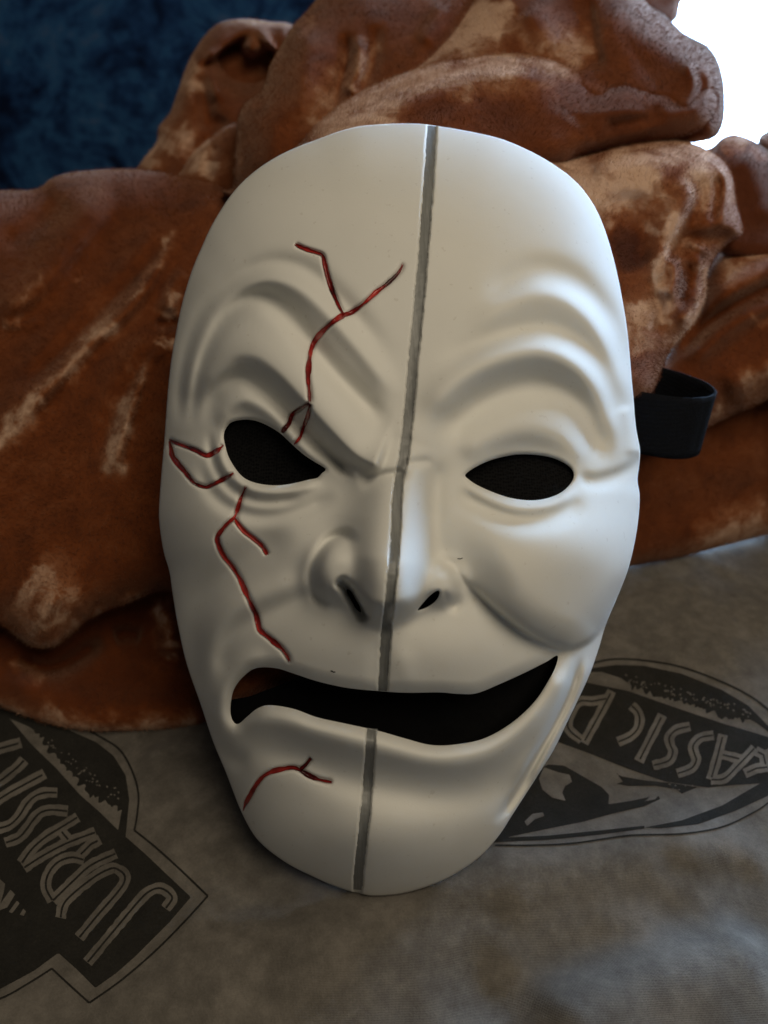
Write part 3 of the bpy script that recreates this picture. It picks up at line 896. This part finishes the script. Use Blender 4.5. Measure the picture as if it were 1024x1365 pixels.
MOUTH = [(308, 936), (312, 919), (323.5, 903), (341, 891), (366.6, 890.5), (392, 898), (422.5, 908), (463, 917), (509, 921.5), (544, 923.5), (585, 923), (612, 925), (636, 924), (666, 912), (697, 898), (727, 883), (743, 874), (741, 888), (732, 906),
         (712, 936), (681.5, 964), (646, 984), (610, 992), (575, 993), (539, 984), (504, 974), (463, 965), (422.5, 956), (392, 945), (361, 940), (344, 944), (331, 954), (318, 965), (311, 961.6), (307.5, 951)]
NOSTRIL_R = [(557, 813), (564, 804), (572, 795), (581, 788), (586, 788), (585, 795), (580, 802), (571, 808.5), (563, 812)]
OUTC = curve(OUT, 5, True)
EL = curve(EYE_L, 2.5, True); ER = curve(EYE_R, 2.5, True); MO = curve(MOUTH, 3, True); NR = curve(NOSTRIL_R, 1.5, True)
SEAM = [(577, 160), (572, 230), (567, 301), (561.5, 366), (556, 431), (550, 490), (546, 540), (538, 610), (530.5, 652), (527, 716), (523, 768), (515, 839), (509, 925)]
SEAM2 = [(496.5, 966), (493, 1010), (489, 1063), (482, 1125), (476, 1192)]
SEAMC = curve(SEAM + SEAM2, 6)
CRACKS = [
    [(539, 347), (534, 359), (527, 368), (515, 379), (502, 389), (490, 400), (478, 410), (467, 417), (458, 420), (448, 426), (439, 433), (429, 443), (420, 454), (415, 466), (413, 477), (411.5, 491), (411, 505), (412.5, 520), (413.2, 532), (413, 542)],
    [(391.6, 324), (401, 329), (411, 333), (421, 336), (430, 340), (433, 351), (436, 364), (439.5, 376), (443, 387), (448, 399), (453, 410), (459, 419)],
    [(413, 537), (402, 544), (390, 552.6), (385.5, 564), (380, 571), (375, 578)],
    [(413, 538), (412, 547), (410, 556), (406.5, 565), (403.5, 573), (400.5, 582), (396, 588), (391, 593.5)],
    [(224, 585), (234, 590), (246, 594.5), (261, 600), (275.6, 607), (288, 601.5), (294, 597), (299, 592)],
    [(226, 588), (228, 598), (230, 608), (238, 619), (246, 628), (253, 637), (260, 644), (274, 649), (283, 646), (291, 642), (301, 637), (309, 632), (313, 628)],
    [(330, 643), (325.5, 654), (321, 665), (317, 678), (312.5, 689.4), (304, 697), (297, 705), (290, 716), (292.5, 729), (299, 742), (309, 754.5), (316, 765), (321, 774), (328, 790), (335, 806), (341, 818), (344, 830), (347, 840), (358, 849.5),
     (368, 858), (376, 865), (382, 873), (386, 881), (388, 888)],
    [(312.5, 690), (318, 699), (326.6, 709), (337, 717), (347.7, 726), (353, 733), (357, 741)],
    [(323, 1084), (327, 1072), (333.6, 1060), (341, 1047), (351, 1035), (364, 1028), (377, 1025), (390, 1023), (399.7, 1026), (411, 1033), (422.5, 1038), (434, 1041), (446, 1043)],
    [(400, 1026), (408, 1019), (415, 1010)]]
CRW = [5.2, 4.6, 4.6, 4.4, 4.6, 5.0, 5.4, 4.6, 5.2, 4.6]

MC = np.array([533.0, 665.0])
_a = np.arctan2(OUTC[:, 1] - MC[1], OUTC[:, 0] - MC[0]); _r = np.hypot(OUTC[:, 0] - MC[0], OUTC[:, 1] - MC[1])
_o = np.argsort(_a); _a = _a[_o]; _r = _r[_o]
_ang = np.linspace(-math.pi, math.pi, 721)[:-1]
_rad = np.interp(_ang, _a, _r, period=2 * math.pi)
_ft = np.fft.rfft(_rad); _ft[9:] = 0
_rads = np.fft.irfft(_ft, len(_rad))


GS = 2.0                                                   # spacing of the sculpting grid
GX0, GY0 = 170.0, 120.0
_gx = np.arange(GX0, 900, GS); _gy = np.arange(GY0, 1240, GS)
SX, SY = np.meshgrid(_gx, _gy)


def blur(a, sig):
    r = int(3 * sig) + 1
    k = np.exp(-0.5 * (np.arange(-r, r + 1) / sig) ** 2); k /= k.sum()
    p = np.pad(a, r, mode='edge')
    p = sum(k[t] * p[t:t + a.shape[0], :] for t in range(2 * r + 1))
    return sum(k[t] * p[:, t:t + a.shape[1]] for t in range(2 * r + 1))


def sample(a, X, Y):
    """cubic B-spline lookup of a sculpting grid"""
    x = np.clip((X - GX0) / GS, 2, a.shape[1] - 4); y = np.clip((Y - GY0) / GS, 2, a.shape[0] - 4)
    xi = np.floor(x).astype(int); yi = np.floor(y).astype(int)
    fx = x - xi; fy = y - yi

    def w(f):
        return ((1 - f) ** 3 / 6, (3 * f ** 3 - 6 * f ** 2 + 4) / 6, (-3 * f ** 3 + 3 * f ** 2 + 3 * f + 1) / 6, f ** 3 / 6)
    wx, wy = w(fx), w(fy)
    r = 0
    for b in range(4):
        for c in range(4):
            r = r + wy[b] * wx[c] * a[yi + b - 1, xi + c - 1]
    return r


FOLD = 1.08                                                # overall depth of the folds


def sculpt():
    """all folds and features of the face: broad forms smoothed wide, sharp ones smoothed little"""
    X, Y = SX, SY
    soft = np.zeros(X.shape); fine = np.zeros(X.shape)

    def S(pts, w, amp, wr=None, fade=(0.15, 0.15), power=2.0):
        stroke(soft if np.min(w) >= 12 else fine, X, Y, pts, w, np.asarray(amp, float) * FOLD if not np.isscalar(amp) else amp * FOLD, wr, fade, power)
    B = lambda *a, **k: blob(soft, X, Y, *a, **k)
    # sockets
    B(365, 592, 92, 50, -22, 22)
    B(692, 615, 100, 62, -34, -6)
    # ---- left brow, furrows sweeping from temple to bridge
    S([(238, 575), (243, 505), (256, 450), (280, 405), (316, 373), (345, 357), (375, 352), (411, 363), (453, 399), (490, 440), (532, 492)], [9, 10, 14, 15, 15, 15, 15], [-12, -13, -13, -14, -12, -10, -8], fade=(.1, .2))
    S([(247, 560), (254, 500), (268, 455), (292, 410), (330, 380), (365, 371), (405, 388), (450, 432), (500, 492), (534, 540)], [8, 9, 13, 14, 14, 14, 14], [10, 11, 12, 13, 13, 12, 10], fade=(.1, .12))
    S([(254, 575), (260, 515), (274, 465), (295, 425), (322, 401), (350, 396), (378, 412), (411, 452), (446, 495), (481, 532), (522, 578)], [8, 10, 15, 15, 15, 15, 15], [-11, -13, -18, -24, -23, -21, -15], fade=(.1, .1))
    stroke(fine, X, Y, [(270, 550), (283, 505), (308, 474), (340, 472), (372, 494), (405, 530), (440, 570), (476, 606), (512, 622)], [26, 34, 42, 44, 44, 42, 36], [8, 15, 22, 26, 31, 36, 30], [20, 19, 17, 14, 12, 10, 10], (.15, .04))
    S([(272, 570), (281, 537), (297, 513), (322, 504), (350, 519), (378, 545), (406, 576), (440, 607), (472, 636)], [13, 12, 11, 9, 8, 7, 7], [-8, -14, -16, -16, -18, -22, -30], fade=(.15, .08))
    S([(290, 575), (300, 548), (322, 534), (345, 541), (372, 562), (400, 592), (428, 616)], 11, 9)
    S([(443, 600), (461, 621), (477, 637)], 3.5, 4, fade=(.3, .2)); S([(440, 603), (456, 622), (472, 638)], 3, -3, fade=(.3, .2))
    S([(474, 642), (500, 636), (533, 631)], 7, -12, 10, fade=(.3, 0))
    # ---- right brow arches
    S([(640, 410), (655, 392), (680, 371), (717, 358), (759, 368), (791, 396), (815, 431), (829, 470), (836, 520)], 15, [-4, -9, -13, -14, -14, -12, -9])
    S([(625, 450), (650, 422), (685, 402), (725, 393), (765, 407), (798, 440), (820, 490), (833, 550)], 14, [4, 8, 11, 12, 12, 11, 8])
    S([(575, 500), (608, 476), (650, 456), (696, 440), (731, 437), (766, 453), (798, 485), (817, 530), (826, 585)], 15, [-4, -11, -16, -17, -17, -15, -12])
    S([(556, 575), (585, 535), (620, 500), (665, 478), (715, 470), (757, 482), (790, 515), (811, 570), (818, 615)], [22, 24, 24, 23, 20, 17], [17, 22, 22, 22, 23, 19], fade=(.15, .15))
    S([(578, 598), (605, 565), (640, 537), (680, 518), (720, 511), (758, 523), (785, 552), (798, 595), (800, 630)], [20, 24, 26, 22, 18], [-14, -28, -33, -28, -20])
    S([(610, 612), (650, 586), (705, 573), (752, 586), (786, 618)], 19, 14)
    S([(768, 632), (789, 640), (815, 635), (836, 626), (856, 612)], 7, -12, 11, fade=(.2, 0))
    S([(832, 540), (845, 580), (846, 610)], 10, 7)
    S([(545, 619), (562, 616), (582, 614)], 7, -8, fade=(0, .5))
    # ---- nose
    nh = np.zeros_like(soft)
    stroke(nh, X, Y, [(545, 590), (535, 640), (528, 700), (521, 760), (517, 800)], [36, 38, 42, 46, 46], [14, 44, 70, 96, 96], [36, 48, 58, 60, 54], (0, 0), 2.8)
    blob(nh, X, Y, 520, 772, 50, 40, 18)
    la = np.zeros_like(soft); blob(la, X, Y, 453, 763, 40, 42, 62, 15, 3.6)
    ra = np.zeros_like(soft); blob(ra, X, Y, 588, 781, 29, 32, 48, -15, 3.4)
    k = 12.0
    nh = k * np.log(np.exp(nh / k) + np.exp(la / k) + np.exp(ra / k) - 2)
    lo = np.interp(X, [400, 430, 455, 485, 515, 545, 565, 590, 615], [803, 808, 816, 836, 848, 834, 822, 818, 812])
    cut = np.clip((lo - Y) / np.interp(X, [430, 485, 515, 550, 600], [24, 38, 44, 38, 26]), 0, 1)
    nh *= cut * cut * (3 - 2 * cut)
    fine += blur(nh, 1.6)
    S([(476, 728), (460, 714), (438, 721), (421, 745), (415, 770), (422, 795), (440, 810)], 7, -18)
    S([(585, 746), (604, 755), (613, 778), (608, 803), (597, 817)], 7, -10)
    S([(450, 772), (464, 787), (477, 806), (490, 828)], [5, 7, 8, 6], [-40, -85, -75, -30], fade=(.08, .08))
    S([(590, 790), (595, 794), (594, 802)], 4, -5)
    S([(586, 610), (580, 650), (577, 690), (580, 728), (598, 752)], 12, [-8, -16, -18, -12, -5], 20)
    # ---- left lower lid, cheek
    S([(292, 580), (292, 600), (300, 622), (318, 642), (340, 653), (370, 656), (405, 651), (432, 641)], 6.5, 8)
    S([(281, 570), (281, 600), (290, 630), (312, 655), (340, 667), (372, 668), (405, 661)], 6, -7)
    S([(268, 610), (275, 645), (298, 672), (335, 687), (375, 687), (415, 675), (450, 655)], 10, -8)
    B(262, 690, 60, 60, 14)
    B(400, 730, 60, 40, 8)
    S([(395, 705), (355, 726), (312, 757), (272, 792), (254, 838), (257, 890), (270, 940)], [20, 24, 26, 24, 18], [-10, -15, -24, -22, -12])
    S([(412, 768), (372, 784), (332, 800), (302, 820), (283, 852), (279, 900), (285, 950)], 15, [6, 9, 11, 12, 10])
    S([(424, 788), (386, 806), (345, 824), (312, 845), (295, 872), (291, 905)], 13, -11)
    # ---- right lower lid, cheek apple with its overlapping lower edge
    S([(612, 640), (640, 660), (680, 676), (715, 678), (748, 668), (770, 648)], 8, 9)
    S([(608, 650), (640, 673), (680, 690), (718, 693), (755, 682), (782, 660)], 13, -12)
    ch = np.zeros_like(soft); blob(ch, X, Y, 752, 778, 150, 108, 66, 0, 3.0)
    d, t, sd, _, _ = pdist(X, Y, curve([(530, 690), (572, 728), (600, 752), (630, 782), (665, 815), (700, 842), (735, 858), (762, 863), (786, 853), (803, 832), (826, 796), (880, 730)], 6))
    ww = np.interp(t, [0, .25, .45, .6, .8, 1], [90, 70, 52, 44, 34, 20])
    f = np.clip((-sd * d + 2.0) / ww, 0, 1)
    soften = np.interp(t, [0, .2, .4], [1, .7, 0])
    drop = np.interp(t, [.2, .4, .6, .75, 1], [0, 10, 18, 34, 34]) * np.exp(-(d / np.interp(t, [.3, .6, .8], [22, 28, 46])) ** 2)
    fine -= np.where(sd > 0, drop, 0)
    fine += ch * (soften * f * f * (3 - 2 * f) + (1 - soften) * np.sqrt(1 - (1 - f) ** 2))
    S([(610, 770), (650, 806), (695, 845), (735, 865), (768, 870)], 9, -10, fade=(.2, .1))
    S([(806, 846), (790, 892), (762, 952), (724, 1020), (690, 1075)], 20, [-16, -20, -16, -10, -6], fade=(0, .2))
    # ---- muzzle, lips, chin
    B(450, 865, 95, 52, 20)
    B(605, 868, 95, 58, 22)
    S([(508, 850), (506, 875), (505, 915)], 12, -6, fade=(.3, .1)); S([(536, 860), (540, 885), (542, 915)], 12, 4, fade=(.4, .2))
    S([(360, 876), (330, 883), (308, 903), (296, 930), (294, 958), (303, 985)], 12, [7, 10, 13, 16, 15], fade=(.15, .2))
    S([(322, 985), (345, 964), (375, 962), (420, 975), (470, 989), (520, 1002), (570, 1014), (615, 1014), (660, 1001), (702, 970), (734, 932), (756, 890)], [16, 22, 26, 26, 26, 24, 18], [10, 22, 26, 27, 28, 26, 22], [13, 15, 17, 17, 17, 15, 13], fade=(.08, .05))
    S([(318, 1012), (350, 1003), (400, 1012), (460, 1036), (530, 1054), (600, 1062), (660, 1048), (705, 1010)], [16, 20, 24, 26, 22], [-10, -15, -16, -17, -13])
    S([(288, 985), (302, 1008), (330, 1016)], 12, -11)
    B(497, 1120, 120, 56, 34)
    S([(776, 872), (757, 932), (722, 1000), (690, 1056), (660, 1100)], 5.5, -22); S([(787, 872), (768, 930), (735, 992), (704, 1050)], 5.5, 13)
    S([(765, 872), (745, 930), (710, 996), (680, 1046)], 6, 6)
    S([(793, 890), (778, 932), (747, 990), (716, 1046)], 4, -10)
    return blur(soft, 2.9), blur(fine, 0.9)


SOFT, FINE = sculpt()
FEAT = SOFT + FINE
FEAT_IN = blur(FEAT, 5.0)


def dome(X, Y):
    th = np.arctan2(Y - MC[1], X - MC[0]); r = np.hypot(X - MC[0], Y - MC[1])
    r1 = np.interp(th, _ang, _rad, period=2 * math.pi); r2 = np.interp(th, _ang, _rads, period=2 * math.pi)
    b = np.clip((r / r2 - 0.55) / 0.45, 0, 1); b = b * b * (3 - 2 * b)
    rho = np.clip(r / (r2 * (1 - b) + r1 * b), 0, 1)
    eps = 0.09
    return 195 * (np.sqrt(1 + eps - rho ** 2.35) - math.sqrt(eps)) / (math.sqrt(1 + eps) - math.sqrt(eps))


def relief(X, Y, carve=True, edges=True):
    """height of the mask's face above its rim plane, in pixels of relief"""
    X = np.asarray(X, float); Y = np.asarray(Y, float)
    h = dome(X, Y) + sample(FEAT, X, Y)
    if edges:
        for poly, rr, amp in ((EL, 6, 5), (ER, 6, 5), (MO, 18, 14), (NR, 4, 4)):
            m = (X > poly[:, 0].min() - rr) & (X < poly[:, 0].max() + rr) & (Y > poly[:, 1].min() - rr) & (Y < poly[:, 1].max() + rr)
            if m.any():
                d = pdist(X[m], Y[m], poly, True)[0]
                u = np.clip(1 - d / rr, 0, 1)
                h[m] -= amp * u * u
    if carve:
        d, t, *_ = pdist(X, Y, SEAMC)
        hwid = 6.6 + 0.7 * vnoise(X * 1.0, Y, 9, 31) + 0.4 * vnoise(X, Y, 3.5, 32)
        h -= 11 * 0.5 * (np.tanh((hwid - d) / 0.9) + 1)
        for c, w in zip(CRACKS, CRW):
            stroke(h, X, Y, c, w * 0.72, -6.5, fade=(0.05, 0.05), step=2)
    return h


mask = bpy.data.objects.new('face_mask', None); scene.collection.objects.link(mask)
tag(mask, 'white half frowning half smiling face mask with grey centre seam and red cracks', 'mask')
base_pt = trace(490, 1190, RIM)
mask.location = Vector(base_pt.tolist())
OFF = np.asarray(base_pt)

X, Y, F, rim = fill(OUTC, [EL, ER, MO, NR], 1.45)
H = relief(X, Y)
V = trace(X, Y, RIM - H * PXM)
# side wall running back from the outer rim
e = rim
mid = 0.5 * (X[e[:, 0]] + X[e[:, 1]]), 0.5 * (Y[e[:, 0]] + Y[e[:, 1]])
onout = pdist(mid[0], mid[1], OUTC, True)[0] < 1.0
eo = e[onout]
ids = np.unique(eo)
loc = np.full(len(X), -1); loc[ids] = np.arange(len(ids))
fwd = np.array([0, cp, -sp])
cen = trace(*MC, RIM)
depth = 0.004 + 0.018 * np.clip((1150 - Y[ids]) / 300, 0, 1) * np.clip((Y[ids] - 150) / 150, 0.25, 1)
VV = [V]; FF = [F]
prev = ids
n0 = len(V)
for k in range(1, 7):
    u = k / 6
    inw = (cen - V[ids]); inw -= np.outer(inw @ fwd, fwd)
    p = V[ids] + np.outer(depth * u, fwd) + inw * (0.035 * u * u)
    VV.append(p)
    new = n0 + np.arange(len(ids)); n0 += len(ids)
    FF.append(np.stack([prev[loc[eo[:, 1]]], prev[loc[eo[:, 0]]], new[loc[eo[:, 0]]], new[loc[eo[:, 1]]]], -1))
    prev = new
VO = np.concatenate(VV); FO = np.concatenate(FF)
# inner surface, a few millimetres behind the face
hin = np.minimum(dome(X, Y) + sample(FEAT_IN, X, Y), H) - 11.0
inner = [trace(X, Y, RIM - hin * PXM)]
for k in range(1, 7):
    inw = (cen - V[ids]); inw -= np.outer(inw @ fwd, fwd)
    p = VV[k]
    inner.append(p + inw * 0.028)
VI = np.concatenate(inner)
N = len(VO)
ee = np.concatenate([FO[:, [0, 1]], FO[:, [1, 2]], FO[:, [2, 3]], FO[:, [3, 0]]])
key = np.sort(ee, 1)
_, inv, cnt = np.unique(key[:, 0].astype(np.int64) * N + key[:, 1], return_inverse=True, return_counts=True)
eb = ee[cnt[inv] == 1]
FA = np.concatenate([FO, FO[:, ::-1] + N, np.stack([eb[:, 1], eb[:, 0], eb[:, 0] + N, eb[:, 1] + N], -1)])
shell = mesh_obj('shell', np.concatenate([VO, VI]) - OFF, FA, M['resin'], mask)
shell.data.materials.append(M['inner_black'])
mi = np.zeros(len(shell.data.polygons), np.int32)
if len(mi) == len(FA): mi[len(FO):2 * len(FO)] = 1
shell.data.polygons.foreach_set('material_index', mi)
shell.data.set_sharp_from_angle(angle=math.radians(62))


def inlay(name, c, width, sink, dome, mat, n=7, jit=0.12, seed=1, taper=(0, 0), step=1.2):
    """paint strip lying in a groove of the mask"""
    c = curve(c, step)
    t = np.gradient(c, axis=0); t /= np.maximum(np.hypot(t[:, 0], t[:, 1]), 1e-9)[:, None]
    nr = np.stack([-t[:, 1], t[:, 0]], -1)
    s = np.linspace(0, 1, len(c))
    w = 0.5 * width * (1 + jit * vnoise(c[:, 0] + 50, c[:, 1], 14, seed) + 0.4 * jit * vnoise(c[:, 0], c[:, 1] + 50, 5, seed + 1))
    if taper[0]: w = w * np.clip(s / taper[0], 0.25, 1) ** 0.6
    if taper[1]: w = w * np.clip((1 - s) / taper[1], 0.25, 1) ** 0.6
    VV = []
    for k in np.linspace(-1, 1, n):
        p = c + nr * (w * k)[:, None]
        h = relief(p[:, 0], p[:, 1], carve=False) + sink + dome * (1 - k * k) + 0.35 * vnoise(p[:, 0], p[:, 1], 3, seed + 5)
        VV.append(trace(p[:, 0], p[:, 1], RIM - h * PXM))
    m = len(c)
    FF = []
    for k in range(n - 1):
        a = k * m + np.arange(m - 1)
        FF.append(np.stack([a, a + m, a + m + 1, a + 1], -1))
    return mesh_obj(name, np.concatenate(VV) - OFF, np.concatenate(FF), mat, mask)


inlay('centre_seam', [(576.6, 168)] + SEAM[1:-1] + [(509.5, 921)], 15.5, -7.5, -0.5, M['seam'], jit=0.05, seed=60, step=2.0)
inlay('centre_seam', [(496, 971)] + SEAM2[1:-1] + [(476.8, 1186)], 15.0, -7.5, -0.5, M['seam'], jit=0.05, seed=61, step=2.0)
for i, (c, w) in enumerate(zip(CRACKS, CRW)):
    inlay('crack', c, w * 1.06, -0.9, -2.8, M['crack'], jit=0.45, seed=100 + 7 * i, taper=(0.14, 0.14))

for i, c in enumerate(([(610, 744.5), (613, 745), (617, 744)], [(441, 894), (445, 896), (447, 895.5)])):
    inlay('scuff_mark', c, 1.3, 0.35, 0.0, M['elastic'], n=3, jit=0.3, seed=300 + i, step=1.0)

# black mesh behind the eyes
for poly, back in ((EL, 18), (ER, 18)):
    c = poly.mean(0)
    P = c + (poly - c) * 1.28
    X_, Y_, F_, _ = fill(P, [], 3.0)
    hh = relief(X_, Y_, carve=False, edges=False)
    hb = np.median(hh) * 0.6 + hh * 0.4 - back
    hb = np.minimum(hb, hh - 13)
    mesh_obj('eye_mesh', trace(X_, Y_, RIM - hb * PXM) - OFF, F_, M['mesh'], mask)

# black sheet added inside the mask to darken the mouth opening
pad = curve([(455, 862), (425, 882), (398, 902), (340, 926), (296, 944), (320, 1020), (440, 1060), (560, 1070), (680, 1030), (760, 940), (790, 860), (700, 850), (580, 860)], 5, True)
X_, Y_, F_, _ = fill(pad, [], 4.0)
hp = np.minimum(dome(X_, Y_) * 0.55 - 10, dome(X_, Y_) + sample(FEAT_IN, X_, Y_) - 26) + 3 * vnoise(X_, Y_, 40, 77)
mesh_obj('dark_backing', trace(X_, Y_, RIM - hp * PXM) - OFF, F_, M['inner_black'], mask)

nose_backing = curve([(440, 740), (520, 720), (610, 740), (640, 800), (600, 840), (520, 850), (440, 830)], 5, True)  # second black sheet, added to darken the right nostril
X_, Y_, F_, _ = fill(nose_backing, [], 4.0)
mesh_obj('dark_backing', trace(X_, Y_, RIM - (dome(X_, Y_) - 16) * PXM) - OFF, F_, M['inner_black'], mask)

# elastic strap looping out behind the right temple
path = [(800, 505, .335), (842, 519, .333), (880, 526, .330), (915, 530, .329), (942, 529, .332), (954, 523, .340), (944, 511, .352), (915, 499, .362), (880, 489, .368), (842, 481, .372), (800, 474, .375)]
pc = np.array(path)
cc = curve(pc[:, :2], 3)
tz = np.interp(np.linspace(0, 1, len(cc)), np.linspace(0, 1, len(pc)), pc[:, 2])
tz = np.convolve(np.pad(tz, 6, mode='edge'), np.ones(13) / 13, 'valid')
top = trace(cc[:, 0], cc[:, 1], tz)
dn = trace(905, 612, .335) - trace(928, 530, .330)
wid = 10
rows = []
for k in range(wid + 1):
    u = k / wid
    tw = np.clip((cc[:, 0] - 842) / 110, 0, 1)
    r_ = top + np.outer(np.ones(len(cc)), dn) * u
    r_[:, 0] += 0.006 * u * (1 - tw)          # the band narrows towards its fold
    rows.append(r_)
N = len(cc)
FF = []
for k in range(wid):
    a = k * N + np.arange(N - 1)
    FF.append(np.stack([a, a + N, a + N + 1, a + 1], -1))
strap = mesh_obj('strap', np.concatenate(rows) - OFF, np.concatenate(FF), M['elastic'], mask)
sm = strap.modifiers.new('thickness', 'SOLIDIFY'); sm.thickness = 0.0013; sm.offset = 0
